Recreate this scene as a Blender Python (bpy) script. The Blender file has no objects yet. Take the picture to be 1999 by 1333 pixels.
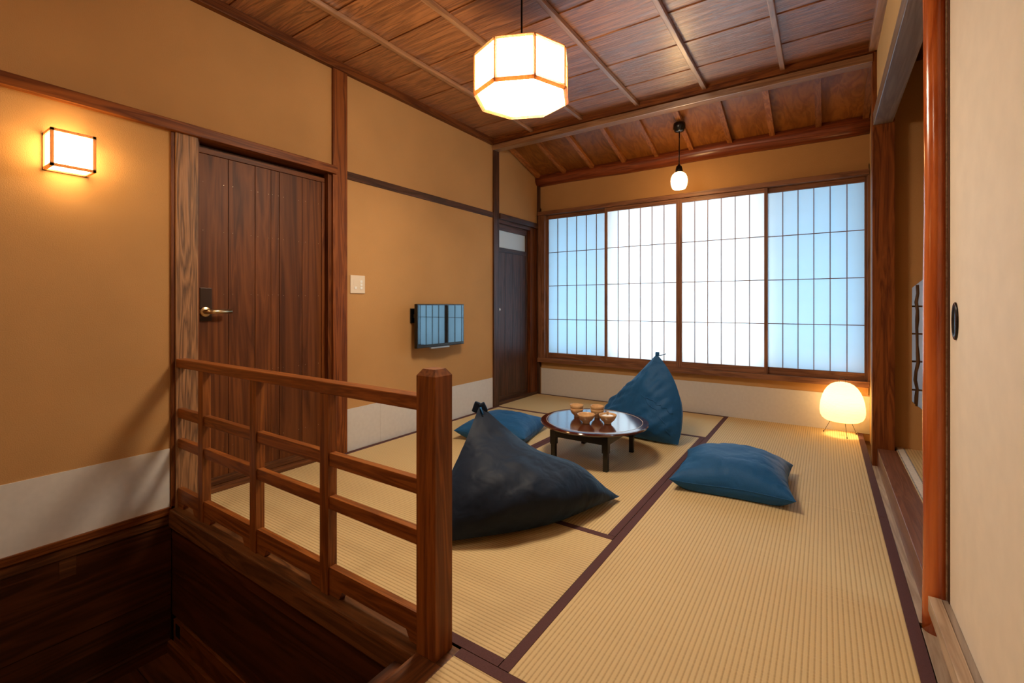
import bpy, bmesh, math, random
from mathutils import Vector, noise, Matrix

random.seed(7)
scene = bpy.context.scene
C = scene.collection

# ------------------------------------------------------------------ camera
F_PX, YAW, CAM_H = 902.5, math.radians(34.06), 1.0
cam_d = bpy.data.cameras.new('camera')
cam_d.sensor_width = 36.0
cam_d.lens = F_PX / 1999 * 36.0
cam_d.shift_y = -70.7 / 1999
cam_d.clip_start = 0.02
cam = bpy.data.objects.new('camera', cam_d)
cam.location = (0, 0, CAM_H)
cam.rotation_euler = (math.radians(90), 0, YAW)
C.objects.link(cam)
scene.camera = cam

# ------------------------------------------------------------------ world, exposure
WORLD_STRENGTH = 5.4
world = bpy.data.worlds.new('sky')
scene.world = world
world.use_nodes = True
bgn = world.node_tree.nodes['Background']
bgn.inputs['Color'].default_value = (0.70, 0.88, 1.0, 1)
bgn.inputs['Strength'].default_value = WORLD_STRENGTH
scene.view_settings.view_transform = 'Standard'
scene.view_settings.look = 'None'
scene.view_settings.gamma = 1.0
scene.view_settings.use_curve_mapping = False
scene.view_settings.exposure = 0.18

WARM = (1.0, 0.60, 0.25)
SOFT = (1.0, 0.83, 0.62)
L_OCT, L_OCT_DOWN, L_SCONCE, L_GLOBE, P_FLOOR, L_FILL = 34.0, 64.0, 18.0, 30.0, 7.0, 42.0

# ------------------------------------------------------------------ materials
def lin(r, g, b):
    def f(c):
        c /= 255.0
        return c / 12.92 if c <= 0.04045 else ((c + 0.055) / 1.055) ** 2.4
    return (f(r), f(g), f(b), 1.0)

def new_mat(name):
    m = bpy.data.materials.new(name)
    m.use_nodes = True
    nt = m.node_tree
    return m, nt, nt.nodes, nt.links, nt.nodes['Principled BSDF']

def mapping(nt, scale, rand=True):
    N, L = nt.nodes, nt.links
    tc = N.new('ShaderNodeTexCoord')
    mp = N.new('ShaderNodeMapping')
    mp.inputs['Scale'].default_value = scale
    L.new(tc.outputs['Object'], mp.inputs['Vector'])
    if rand:
        oi = N.new('ShaderNodeObjectInfo')
        mu = N.new('ShaderNodeMath'); mu.operation = 'MULTIPLY'; mu.inputs[1].default_value = 37.0
        L.new(oi.outputs['Random'], mu.inputs[0])
        L.new(mu.outputs[0], mp.inputs['Location'])
    return mp

def ramp(nt, stops):
    r = nt.nodes.new('ShaderNodeValToRGB')
    e = r.color_ramp.elements
    e[0].position, e[0].color = stops[0]
    e[1].position, e[1].color = stops[-1]
    for p, c in stops[1:-1]:
        x = e.new(p); x.color = c
    return r

def wood(name, dark, light, axis='x', rough=0.45, scale=1.0, spec=0.4, vary=0.25, bump=0.15, ring=0.0, dist=None, hue=0.0):
    m, nt, N, L, b = new_mat(name)
    i = 'xyz'.index(axis)
    sc = [9.0 * scale] * 3; sc[i] = 0.55 * scale
    mp = mapping(nt, sc)
    n1 = N.new('ShaderNodeTexNoise'); n1.inputs['Scale'].default_value = 2.2
    n1.inputs['Detail'].default_value = 5; n1.inputs['Distortion'].default_value = (1.1 + ring) if dist is None else dist
    L.new(mp.outputs[0], n1.inputs['Vector'])
    sc2 = [130.0 * scale] * 3; sc2[i] = 3.0 * scale
    mp2 = mapping(nt, sc2)
    n2 = N.new('ShaderNodeTexNoise'); n2.inputs['Scale'].default_value = 1.0; n2.inputs['Detail'].default_value = 3
    L.new(mp2.outputs[0], n2.inputs['Vector'])
    # growth rings: fold the broad noise into bands
    ms = N.new('ShaderNodeMath'); ms.operation = 'MULTIPLY'; ms.inputs[1].default_value = 9.0 + 22 * ring
    L.new(n1.outputs['Fac'], ms.inputs[0])
    pp = N.new('ShaderNodeMath'); pp.operation = 'PINGPONG'; pp.inputs[1].default_value = 1.0
    L.new(ms.outputs[0], pp.inputs[0])
    ad = N.new('ShaderNodeMath'); ad.operation = 'MULTIPLY_ADD'; ad.inputs[1].default_value = 0.55; 
    mm = N.new('ShaderNodeMath'); mm.operation = 'MULTIPLY'; mm.inputs[1].default_value = 0.45
    L.new(n2.outputs['Fac'], mm.inputs[0])
    L.new(pp.outputs[0], ad.inputs[0]); L.new(mm.outputs[0], ad.inputs[2])
    cr = ramp(nt, [(0.12, dark), (0.88, light)])
    L.new(ad.outputs[0], cr.inputs['Fac'])
    oi = N.new('ShaderNodeObjectInfo')
    mr = N.new('ShaderNodeMapRange')
    mr.inputs['To Min'].default_value = 1 - vary; mr.inputs['To Max'].default_value = 1 + vary
    L.new(oi.outputs['Random'], mr.inputs['Value'])
    hs = N.new('ShaderNodeHueSaturation')
    L.new(mr.outputs[0], hs.inputs['Value']); L.new(cr.outputs['Color'], hs.inputs['Color'])
    L.new(hs.outputs['Color'], b.inputs['Base Color'])
    b.inputs['Roughness'].default_value = rough
    b.inputs['Specular IOR Level'].default_value = spec
    bp = N.new('ShaderNodeBump'); bp.inputs['Strength'].default_value = bump; bp.inputs['Distance'].default_value = 0.004
    L.new(ad.outputs[0], bp.inputs['Height']); L.new(bp.outputs[0], b.inputs['Normal'])
    return m

def plain(name, col, rough=0.5, metal=0.0, spec=0.5, nscale=0, namt=0.1, bump=0.0, coat=0.0):
    m, nt, N, L, b = new_mat(name)
    b.inputs['Base Color'].default_value = col
    b.inputs['Roughness'].default_value = rough
    b.inputs['Metallic'].default_value = metal
    b.inputs['Specular IOR Level'].default_value = spec
    b.inputs['Coat Weight'].default_value = coat
    b.inputs['Coat Roughness'].default_value = 0.06
    if nscale:
        mp = mapping(nt, (1, 1, 1), rand=False)
        n = N.new('ShaderNodeTexNoise'); n.inputs['Scale'].default_value = nscale; n.inputs['Detail'].default_value = 5
        L.new(mp.outputs[0], n.inputs['Vector'])
        lo = tuple(c * (1 - namt) for c in col[:3]) + (1,)
        hi = tuple(min(1, c * (1 + namt)) for c in col[:3]) + (1,)
        cr = ramp(nt, [(0.3, lo), (0.7, hi)])
        L.new(n.outputs['Fac'], cr.inputs['Fac']); L.new(cr.outputs['Color'], b.inputs['Base Color'])
        if bump:
            bp = N.new('ShaderNodeBump'); bp.inputs['Strength'].default_value = bump; bp.inputs['Distance'].default_value = 0.003
            L.new(n.outputs['Fac'], bp.inputs['Height']); L.new(bp.outputs[0], b.inputs['Normal'])
    return m

def plaster(name, col):
    m, nt, N, L, b = new_mat(name)
    mp = mapping(nt, (1, 1, 1), rand=False)
    n1 = N.new('ShaderNodeTexNoise'); n1.inputs['Scale'].default_value = 220; n1.inputs['Detail'].default_value = 4
    n2 = N.new('ShaderNodeTexNoise'); n2.inputs['Scale'].default_value = 1.6; n2.inputs['Detail'].default_value = 4
    for n in (n1, n2): L.new(mp.outputs[0], n.inputs['Vector'])
    cr = ramp(nt, [(0.3, tuple(c * .9 for c in col[:3]) + (1,)), (0.7, tuple(c * 1.08 for c in col[:3]) + (1,))])
    L.new(n2.outputs['Fac'], cr.inputs['Fac'])
    L.new(cr.outputs['Color'], b.inputs['Base Color'])
    b.inputs['Roughness'].default_value = 0.9; b.inputs['Specular IOR Level'].default_value = 0.15
    bp = N.new('ShaderNodeBump'); bp.inputs['Strength'].default_value = 0.45; bp.inputs['Distance'].default_value = 0.0025
    L.new(n1.outputs['Fac'], bp.inputs['Height']); L.new(bp.outputs[0], b.inputs['Normal'])
    return m

def emitter(name, col, strength):
    m, nt, N, L, b = new_mat(name)
    b.inputs['Base Color'].default_value = (0.8, 0.75, 0.65, 1)
    b.inputs['Emission Color'].default_value = col + (1,)
    b.inputs['Emission Strength'].default_value = strength
    b.inputs['Roughness'].default_value = 0.6
    return m

def paper(name, trans, diff, mixf, rib=0.0):
    """thin translucent sheet"""
    m, nt, N, L, b = new_mat(name)
    N.remove(b)
    out = N['Material Output']
    t = N.new('ShaderNodeBsdfTranslucent'); d = N.new('ShaderNodeBsdfDiffuse')
    mp = mapping(nt, (1, 1, 1), rand=False)
    n = N.new('ShaderNodeTexNoise'); n.inputs['Scale'].default_value = 9; n.inputs['Detail'].default_value = 6
    L.new(mp.outputs[0], n.inputs['Vector'])
    cr = ramp(nt, [(0.25, tuple(c * .96 for c in trans[:3]) + (1,)), (0.75, trans)])
    L.new(n.outputs['Fac'], cr.inputs['Fac']); L.new(cr.outputs['Color'], t.inputs['Color'])
    d.inputs['Color'].default_value = diff
    mx = N.new('ShaderNodeMixShader'); mx.inputs['Fac'].default_value = mixf
    L.new(t.outputs[0], mx.inputs[1]); L.new(d.outputs[0], mx.inputs[2])
    if rib:
        sx = N.new('ShaderNodeSeparateXYZ'); L.new(mp.outputs[0], sx.inputs[0])
        mu = N.new('ShaderNodeMath'); mu.operation = 'MULTIPLY'; mu.inputs[1].default_value = 2 * math.pi / rib
        sn = N.new('ShaderNodeMath'); sn.operation = 'SINE'
        L.new(sx.outputs['Z'], mu.inputs[0]); L.new(mu.outputs[0], sn.inputs[0])
        bp = N.new('ShaderNodeBump'); bp.inputs['Strength'].default_value = 0.35; bp.inputs['Distance'].default_value = 0.002
        L.new(sn.outputs[0], bp.inputs['Height'])
        L.new(bp.outputs[0], t.inputs['Normal']); L.new(bp.outputs[0], d.inputs['Normal'])
    L.new(mx.outputs[0], out.inputs['Surface'])
    return m

def tinted_glass(name, col):
    m, nt, N, L, b = new_mat(name)
    N.remove(b)
    out = N['Material Output']
    t = N.new('ShaderNodeBsdfTransparent'); t.inputs['Color'].default_value = col
    g = N.new('ShaderNodeBsdfGlossy'); g.inputs['Roughness'].default_value = 0.05
    mx = N.new('ShaderNodeMixShader'); mx.inputs['Fac'].default_value = 0.05
    L.new(t.outputs[0], mx.inputs[1]); L.new(g.outputs[0], mx.inputs[2]); L.new(mx.outputs[0], out.inputs['Surface'])
    return m

RIB = 0.0147
def tatami_mat_material(name, axis, base, dark):
    """woven rush: ribs follow `axis`, grooves every RIB metres across it"""
    m, nt, N, L, b = new_mat(name)
    mp = mapping(nt, (1, 1, 1), rand=False)
    sx = N.new('ShaderNodeSeparateXYZ'); L.new(mp.outputs[0], sx.inputs[0])
    across = 'Y' if axis == 'x' else 'X'
    mu = N.new('ShaderNodeMath'); mu.operation = 'MULTIPLY'; mu.inputs[1].default_value = 2 * math.pi / RIB
    sn = N.new('ShaderNodeMath'); sn.operation = 'COSINE'
    L.new(sx.outputs[across], mu.inputs[0]); L.new(mu.outputs[0], sn.inputs[0])
    sc = [4.0, 4.0, 4.0]; sc['xy'.index(axis)] = 420.0
    mp2 = mapping(nt, sc)
    n = N.new('ShaderNodeTexNoise'); n.inputs['Scale'].default_value = 1.0; n.inputs['Detail'].default_value = 3
    L.new(mp2.outputs[0], n.inputs['Vector'])
    mr0 = N.new('ShaderNodeMapRange'); mr0.inputs['From Min'].default_value = -1
    L.new(sn.outputs[0], mr0.inputs['Value'])
    mr = N.new('ShaderNodeMath'); mr.operation = 'POWER'; mr.inputs[1].default_value = 0.5
    L.new(mr0.outputs[0], mr.inputs[0])
    a = N.new('ShaderNodeMath'); a.operation = 'MULTIPLY_ADD'; a.inputs[1].default_value = 0.45
    L.new(n.outputs['Fac'], a.inputs[0])
    k = N.new('ShaderNodeMath'); k.operation = 'MULTIPLY'; k.inputs[1].default_value = 0.6
    L.new(mr.outputs[0], k.inputs[0]); L.new(k.outputs[0], a.inputs[2])
    cr = ramp(nt, [(0.08, dark), (0.62, base)])  # darker stop paints weave shade into the grooves, with rush tone
    L.new(a.outputs[0], cr.inputs['Fac']); L.new(cr.outputs['Color'], b.inputs['Base Color'])
    b.inputs['Roughness'].default_value = 0.62; b.inputs['Specular IOR Level'].default_value = 0.3
    bp = N.new('ShaderNodeBump'); bp.inputs['Strength'].default_value = 0.25; bp.inputs['Distance'].default_value = 0.001
    L.new(n.outputs['Fac'], bp.inputs['Height']); L.new(bp.outputs[0], b.inputs['Normal'])
    return m

def fabric(name, col, wr=1.0):
    m, nt, N, L, b = new_mat(name)
    mp = mapping(nt, (1, 1, 1))
    n = N.new('ShaderNodeTexNoise'); n.inputs['Scale'].default_value = 8; n.inputs['Detail'].default_value = 2.5
    n.inputs['Distortion'].default_value = 0.35
    n2 = N.new('ShaderNodeTexNoise'); n2.inputs['Scale'].default_value = 420; n2.inputs['Detail'].default_value = 2
    L.new(mp.outputs[0], n.inputs['Vector']); L.new(mp.outputs[0], n2.inputs['Vector'])
    cr = ramp(nt, [(0.3, tuple(c * .85 for c in col[:3]) + (1,)), (0.7, tuple(c * 1.15 for c in col[:3]) + (1,))])
    L.new(n2.outputs['Fac'], cr.inputs['Fac']); L.new(cr.outputs['Color'], b.inputs['Base Color'])
    b.inputs['Roughness'].default_value = 0.6
    b.inputs['Specular IOR Level'].default_value = 0.22
    b.inputs['Sheen Weight'].default_value = 0.3; b.inputs['Sheen Roughness'].default_value = 0.45
    b.inputs['Sheen Tint'].default_value = (0.12, 0.36, 0.70, 1)  # blue window highlights put into the cloth sheen
    b1 = N.new('ShaderNodeBump'); b1.inputs['Strength'].default_value = 0.6 * wr; b1.inputs['Distance'].default_value = 0.03
    L.new(n.outputs['Fac'], b1.inputs['Height'])
    b2 = N.new('ShaderNodeBump'); b2.inputs['Strength'].default_value = 0.2; b2.inputs['Distance'].default_value = 0.001
    L.new(n2.outputs['Fac'], b2.inputs['Height']); L.new(b1.outputs[0], b2.inputs['Normal'])
    L.new(b2.outputs[0], b.inputs['Normal'])
    return m

PLASTER = plaster('ochre plaster', lin(184, 140, 90))
PLASTER_CREAM = plaster('cream plaster', lin(206, 172, 122))
WASHI = plain('wainscot paper', lin(206, 202, 196), 0.8, spec=0.2, nscale=40, namt=0.03, bump=0.08)
RED, REDL = lin(72, 31, 8), lin(130, 72, 28)
W_POST_Z = wood('stained cedar post', RED, REDL, 'z', 0.48, spec=0.25)
W_POST_Y = wood('stained cedar rail y', RED, REDL, 'y', 0.48, spec=0.25)
W_POST_X = wood('stained cedar rail x', RED, REDL, 'x', 0.48, spec=0.25)
W_RAIL_X = wood('railing cedar x', lin(98, 48, 13), lin(154, 90, 36), 'x', 0.45, vary=0.1)
W_RAIL_Z = wood('railing cedar z', lin(92, 45, 12), lin(148, 86, 34), 'z', 0.45, vary=0.1)
W_DARK_Z = wood('dark brown board z', lin(44, 26, 17), lin(92, 58, 40), 'z', 0.4, vary=0.12)
W_DARK_Y = wood('dark brown rail y', lin(44, 26, 17), lin(92, 58, 40), 'y', 0.4)
W_DARK_X = wood('dark brown rail x', lin(48, 28, 18), lin(100, 62, 42), 'x', 0.4)
W_DOOR = wood('door boards', lin(68, 33, 11), lin(116, 65, 28), 'z', 0.5, scale=0.45, spec=0.25, vary=0.15, bump=0.06)
W_WEATHER = wood('weathered cedar', lin(84, 58, 38), lin(172, 124, 82), 'z', 0.55, vary=0.05, ring=0.45, bump=0.4, dist=0.25, scale=0.8)
W_CEIL = wood('ceiling cedar board', lin(92, 46, 15), lin(184, 118, 66), 'x', 0.36, vary=0.08, ring=0.3, bump=0.6, spec=0.9, dist=0.6)
W_BATTEN = wood('ceiling batten', lin(120, 78, 46), lin(176, 128, 88), 'y', 0.36, vary=0.06, spec=0.7)
W_BEAM = wood('beam cedar', lin(120, 76, 44), lin(182, 136, 96), 'x', 0.32, spec=0.8)  # base lightened to stand in for window sheen on the underside
W_LEAN = wood('lean-to board', lin(112, 62, 20), lin(150, 92, 36), 'y', 0.34, scale=0.5, vary=0.14, bump=0.05)
W_RAFTER = wood('rafter', lin(116, 64, 26), lin(166, 104, 52), 'y', 0.4)
W_LOG = wood('log beam', lin(96, 40, 18), lin(150, 76, 40), 'x', 0.3, spec=0.5)
W_SHOJI_Z = wood('shoji cedar z', lin(96, 58, 36), lin(150, 102, 70), 'z', 0.45, vary=0.05)
W_SHOJI_X = wood('shoji cedar x', lin(96, 58, 36), lin(150, 102, 70), 'x', 0.45, vary=0.05)
W_ROUND = wood('polished log post', lin(150, 66, 24), lin(192, 104, 50), 'z', 0.18, spec=0.6, scale=0.5, ring=0.1, bump=0.05)
W_PALE_Y = wood('pale sill wood', lin(140, 116, 94), lin(186, 164, 140), 'y', 0.42)
W_KAMACHI = wood('alcove edge board', lin(100, 62, 46), lin(140, 94, 72), 'y', 0.3, scale=0.5, ring=0.4)
W_OTOSHI = wood('grey lintel', lin(112, 96, 84), lin(164, 146, 130), 'y', 0.45, scale=0.8)
W_STAIR = wood('old stair board x', lin(44, 20, 8), lin(88, 46, 20), 'x', 0.4, scale=0.6)
W_STAIR_Y = wood('old stair board y', lin(44, 20, 8), lin(88, 46, 20), 'y', 0.4, scale=0.6)
W_SILL = wood('floor sill', lin(62, 34, 14), lin(122, 76, 38), 'x', 0.5)
W_SILL_Y = wood('floor sill y', lin(66, 34, 14), lin(120, 72, 36), 'y', 0.45)
LACQUER = wood('dark red lacquer', lin(38, 10, 9), lin(70, 20, 15), 'x', 0.16, spec=0.7, scale=0.5, bump=0.02)
LACQ_DK = plain('dark table frame', lin(13, 10, 9), 0.35, spec=0.5, nscale=30, namt=0.2)
INLAY = plain('table inlay', lin(200, 190, 176), 0.3)
TAT_X = tatami_mat_material('tatami x', 'x', lin(206, 180, 132), lin(150, 122, 78))
TAT_Y = tatami_mat_material('tatami y', 'y', lin(206, 180, 132), lin(150, 122, 78))
HERI = plain('tatami border cloth', lin(86, 56, 56), 0.8, spec=0.2, nscale=400, namt=0.15)
BLUE_SHADED = fabric('shaded blue cotton', lin(11, 23, 42))  # darkened copy of the blue cloth, shade put into its colour
DENIM = fabric('blue cotton', lin(26, 80, 128), 1.0)
SHOJI_PAPER = paper('shoji paper', (0.93, 0.95, 0.96, 1), (0.85, 0.85, 0.84, 1), 0.45)
LAMP_PAPER = paper('lamp paper', (0.56, 0.50, 0.38, 1), (0.9, 0.86, 0.76, 1), 0.35, rib=0.009)
E_OCT = emitter('lit lamp panel', SOFT, L_OCT)
E_OCT_DOWN = emitter('lit lamp bottom panel', SOFT, L_OCT_DOWN)
E_SCONCE = emitter('lit sconce panel', (1.0, 0.66, 0.27), L_SCONCE)
E_FILL = emitter('added fill light panel', SOFT, L_FILL)  # glow of the added fill lamp
E_GLOBE = emitter('lit glass globe', WARM, L_GLOBE)
LAMPWOOD = wood('lamp frame wood', lin(150, 106, 66), lin(196, 152, 104), 'z', 0.5, vary=0.03)
def glow_wood(m):
    nt = m.node_tree; N, L = nt.nodes, nt.links
    t = N.new('ShaderNodeBsdfTranslucent'); t.inputs['Color'].default_value = lin(196, 128, 62)
    mx = N.new('ShaderNodeMixShader'); mx.inputs['Fac'].default_value = 0.12
    L.new(N['Principled BSDF'].outputs[0], mx.inputs[1]); L.new(t.outputs[0], mx.inputs[2])
    L.new(mx.outputs[0], N['Material Output'].inputs['Surface'])
glow_wood(LAMPWOOD)
for m_, cw_, cr_ in ((W_BEAM, 0.7, 0.28), (W_OTOSHI, 0.5, 0.3), (W_CEIL, 0.6, 0.32), (W_BATTEN, 0.5, 0.3), (LACQUER, 0.8, 0.12)):
    p_ = m_.node_tree.nodes['Principled BSDF']; p_.inputs['Coat Weight'].default_value = cw_; p_.inputs['Coat Roughness'].default_value = cr_
    p_.inputs['Coat IOR'].default_value = 1.7
BLACK = plain('black plastic', lin(14, 14, 15), 0.25, spec=0.5)
BLACK_M = plain('black iron', lin(24, 20, 18), 0.4, metal=0.6)
SCREEN = plain('dark screen', lin(6, 10, 14), 0.03, spec=0.5, coat=0.0)
SCREEN.node_tree.nodes['Principled BSDF'].inputs['IOR'].default_value = 2.3
SCREEN.node_tree.nodes['Principled BSDF'].inputs['Specular Tint'].default_value = (0.5, 0.8, 1.0, 1)
SILVER = plain('silver plastic', lin(150, 156, 160), 0.3, metal=0.5)
NICKEL = plain('brushed nickel', lin(206, 180, 140), 0.28, metal=1.0)
BRASSDK = plain('dark bronze plate', lin(58, 40, 28), 0.4, metal=0.5)
IVORY = plain('ivory switch plate', lin(222, 206, 182), 0.4)
WHITE_P = plain('white plastic', lin(236, 236, 232), 0.3)
CERAMIC = plain('ochre stoneware', lin(200, 160, 114), 0.22, spec=0.5, nscale=60, namt=0.08)
PORCELAIN = plain('white porcelain', lin(228, 226, 220), 0.18)
FUSUMA = plain('fusuma paper', lin(226, 213, 194), 0.7, spec=0.25, nscale=14, namt=0.035, bump=0.05)
FROST = paper('frosted glass', (0.42, 0.42, 0.44, 1), (0.8, 0.82, 0.82, 1), 0.5)
GLASS_C = tinted_glass('clear glass', (0.97, 0.99, 1.0, 1))
GLASS_B = tinted_glass('blue light filter pane', (0.48, 0.63, 0.72, 1))  # tint added to cool and dim the light on the side screens
ALU = plain('dark aluminium', lin(60, 56, 52), 0.4, metal=0.7)
TWIG = wood('bamboo twig', lin(60, 40, 22), lin(118, 84, 50), 'z', 0.5)
EAVE_ADDED = plain('added eave board', lin(70, 60, 52), 0.8, nscale=10)
BERI_W = plain('white alcove border', lin(214, 208, 196), 0.8, nscale=120, namt=0.1)
BERI_B = plain('indigo border dots', lin(44, 52, 74), 0.8)

# ------------------------------------------------------------------ mesh helpers
def bx(bm, x0, x1, y0, y1, z0, z1):
    v = [bm.verts.new((x, y, z)) for x in (x0, x1) for y in (y0, y1) for z in (z0, z1)]
    for f in ((0, 1, 3, 2), (4, 6, 7, 5), (0, 4, 5, 1), (2, 3, 7, 6), (0, 2, 6, 4), (1, 5, 7, 3)):
        bm.faces.new([v[i] for i in f])
    return bm

def box(x0, x1, y0, y1, z0, z1, bev=0.0):
    bm = bx(bmesh.new(), x0, x1, y0, y1, z0, z1)
    if bev:
        bmesh.ops.bevel(bm, geom=bm.edges[:], offset=bev, segments=2, affect='EDGES', profile=0.6)
    return bm

def boxes(lst):
    bm = bmesh.new()
    for b in lst: bx(bm, *b)
    return bm

def lathe(profile, seg=48, center=(0, 0, 0), cap=False):
    bm = bmesh.new()
    rings = []
    for r, z in profile:
        if r < 1e-6:
            rings.append([bm.verts.new((center[0], center[1], center[2] + z))])
        else:
            rings.append([bm.verts.new((center[0] + r * math.cos(2 * math.pi * i / seg),
                                        center[1] + r * math.sin(2 * math.pi * i / seg), center[2] + z)) for i in range(seg)])
    for a, b in zip(rings, rings[1:]):
        for i in range(seg):
            j = (i + 1) % seg
            if len(a) == 1 and len(b) == 1: continue
            if len(a) == 1: bm.faces.new((a[0], b[j], b[i]))
            elif len(b) == 1: bm.faces.new((a[i], a[j], b[0]))
            else: bm.faces.new((a[i], a[j], b[j], b[i]))
    bmesh.ops.recalc_face_normals(bm, faces=bm.faces[:])
    return bm

def tube(pts, r, seg=10, bm=None, radii=None):
    bm = bm or bmesh.new()
    pts = [Vector(p) for p in pts]
    prev = None; rings = []
    up = Vector((0.31, 0.17, 0.93)).normalized()
    for i, p in enumerate(pts):
        d = (pts[min(i + 1, len(pts) - 1)] - pts[max(i - 1, 0)]).normalized()
        a = d.cross(up)
        if a.length < 1e-3: a = d.cross(Vector((1, 0, 0)))
        a.normalize(); b = d.cross(a)
        rr = radii[i] if radii else r
        rings.append([bm.verts.new(p + rr * (math.cos(2 * math.pi * k / seg) * a + math.sin(2 * math.pi * k / seg) * b)) for k in range(seg)])
    for a, b in zip(rings, rings[1:]):
        for i in range(seg):
            bm.faces.new((a[i], a[(i + 1) % seg], b[(i + 1) % seg], b[i]))
    bm.faces.new(rings[0][::-1]); bm.faces.new(rings[-1])
    bmesh.ops.recalc_face_normals(bm, faces=bm.faces[:])
    return bm

def prism(poly, axis, a0, a1):
    """poly: 2-D points; axis: the extrusion axis ('x','y','z'); points fill the other two in order"""
    bm = bmesh.new()
    def mk(p, a):
        if axis == 'x': return (a, p[0], p[1])
        if axis == 'y': return (p[0], a, p[1])
        return (p[0], p[1], a)
    A = [bm.verts.new(mk(p, a0)) for p in poly]; B = [bm.verts.new(mk(p, a1)) for p in poly]
    bm.faces.new(A); bm.faces.new(B[::-1])
    n = len(poly)
    for i in range(n): bm.faces.new((A[i], B[i], B[(i + 1) % n], A[(i + 1) % n]))
    bmesh.ops.recalc_face_normals(bm, faces=bm.faces[:])
    return bm

WORLD_LOC = {}
def wloc(o):
    return WORLD_LOC.get(o.name, Vector((0, 0, 0))) if o else Vector((0, 0, 0))

def tag(o, label=None, cat=None, group=None, kind=None):
    if label: o['label'] = label
    if cat: o['category'] = cat
    if group: o['group'] = group
    if kind: o['kind'] = kind
    return o

def obj(name, bm, mat, parent=None, smooth=False, origin=None):
    """one mesh object; bm holds world coordinates; origin = its own pivot (default: parent's)"""
    o0 = Vector(origin) if origin is not None else wloc(parent)
    bmesh.ops.translate(bm, verts=bm.verts[:], vec=-o0)
    me = bpy.data.meshes.new(name)
    bm.to_mesh(me); bm.free()
    me.materials.append(mat)
    if smooth:
        me.polygons.foreach_set('use_smooth', [True] * len(me.polygons))
    o = bpy.data.objects.new(name, me)
    C.objects.link(o)
    if parent: o.parent = parent
    o.location = o0 - wloc(parent)
    WORLD_LOC[o.name] = o0
    return o

def autosmooth(o, deg=35):
    me = o.data
    me.polygons.foreach_set('use_smooth', [True] * len(me.polygons))
    bm = bmesh.new(); bm.from_mesh(me)
    for e in bm.edges:
        if len(e.link_faces) == 2 and e.calc_face_angle(0) > math.radians(deg): e.smooth = False
    bm.to_mesh(me); bm.free()
    return o

def place(name, mesh, loc, parent=None):
    o = bpy.data.objects.new(name, mesh)
    C.objects.link(o)
    if parent: o.parent = parent
    o.location = Vector(loc) - wloc(parent)
    WORLD_LOC[o.name] = Vector(loc)
    return o

def mesh_of(bm, mat, name='piece'):
    me = bpy.data.meshes.new(name); bm.to_mesh(me); bm.free(); me.materials.append(mat); return me

def empty(name, loc, label=None, cat=None, group=None, kind=None):
    o = bpy.data.objects.new(name, None); C.objects.link(o)
    o.empty_display_size = 0.1
    o.location = loc
    WORLD_LOC[o.name] = Vector(loc)
    return tag(o, label, cat, group, kind)

def struct(name, bm, mat, label, parent=None, cat=None, smooth=False):
    o = obj(name, bm, mat, parent, smooth)
    return tag(o, label, cat, None, 'structure')

XL, XR, YF, YB = -2.70, 0.27, 4.53, -1.2     # left wall, right wall, far wall, wall behind the camera

# ================================================================== SETTING
# floor slab under the mats
struct('floor', boxes([(-2.95, 1.1, 0.96, 4.75, -0.16, -0.056), (-0.975, 1.1, YB, 0.96, -0.16, -0.056)]), W_STAIR,
       'wooden floor deck under the straw mats')

struct('wall_light_seal', boxes([(-2.95, 1.1, 1.0, 4.66, -0.85, -0.16), (-2.95, 1.1, YB - 0.1, 1.0, -0.9, -0.77), (-0.97, 1.1, YB, 1.0, -0.85, -0.16)]), W_STAIR, 'unseen filler added under the floor deck to seal out light')  # unseen blocks added to stop light leaking into the stairwell
# left wall: ochre plaster between posts
wl = struct('wall_left', boxes([
    (-2.80, XL, YB, 0.957, 0.0, 2.63), (-2.80, XL, 0.957, 1.864, 1.868, 2.63),
    (-2.80, XL, 1.974, 3.654, 0.0, 2.63), (-2.80, XL, 3.743, 4.496, 1.90, 2.80), (-2.80, XL, 3.654, 3.743, 1.9, 2.8),
    (-2.95, -2.80, YB, 4.75, -0.85, 2.95)]), PLASTER, 'ochre plaster wall with dark posts on the left side')
# far wall with the big window opening
struct('wall_far', boxes([
    (-2.80, 0.40, YF, 4.66, 2.04, 2.60), (-2.80, 0.40, YF, 4.66, -0.16, 0.365),
    (-2.80, -2.66, YF, 4.66, 0.3, 2.1), (0.284, 0.40, YF, 4.66, 0.3, 2.1)]), PLASTER,
    'ochre plaster wall above and below the paper screens')
# right wall pieces: above the alcove, beyond the pillar, beside the sliding door
struct('wall_right', boxes([
    (XR, 0.345, 1.93, 3.655, 2.14, 2.63), (0.29, 0.36, 3.745, 4.53, -0.1, 2.9),
    (0.27, 0.40, YB, 1.93, 1.95, 2.63), (0.325, 0.40, YB, 0.97, -0.1, 2.0)]), PLASTER_CREAM,
    'cream plaster wall above the alcove on the right')
struct('wall_near', box(-2.95, 1.1, YB - 0.1, YB, -0.85, 2.95), PLASTER, 'ochre plaster wall behind the viewer')
# alcove
struct('wall_alcove_back', box(1.0, 1.08, 1.9, 3.9, -0.1, 2.8), PLASTER, 'ochre plaster back wall of the alcove')

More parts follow.
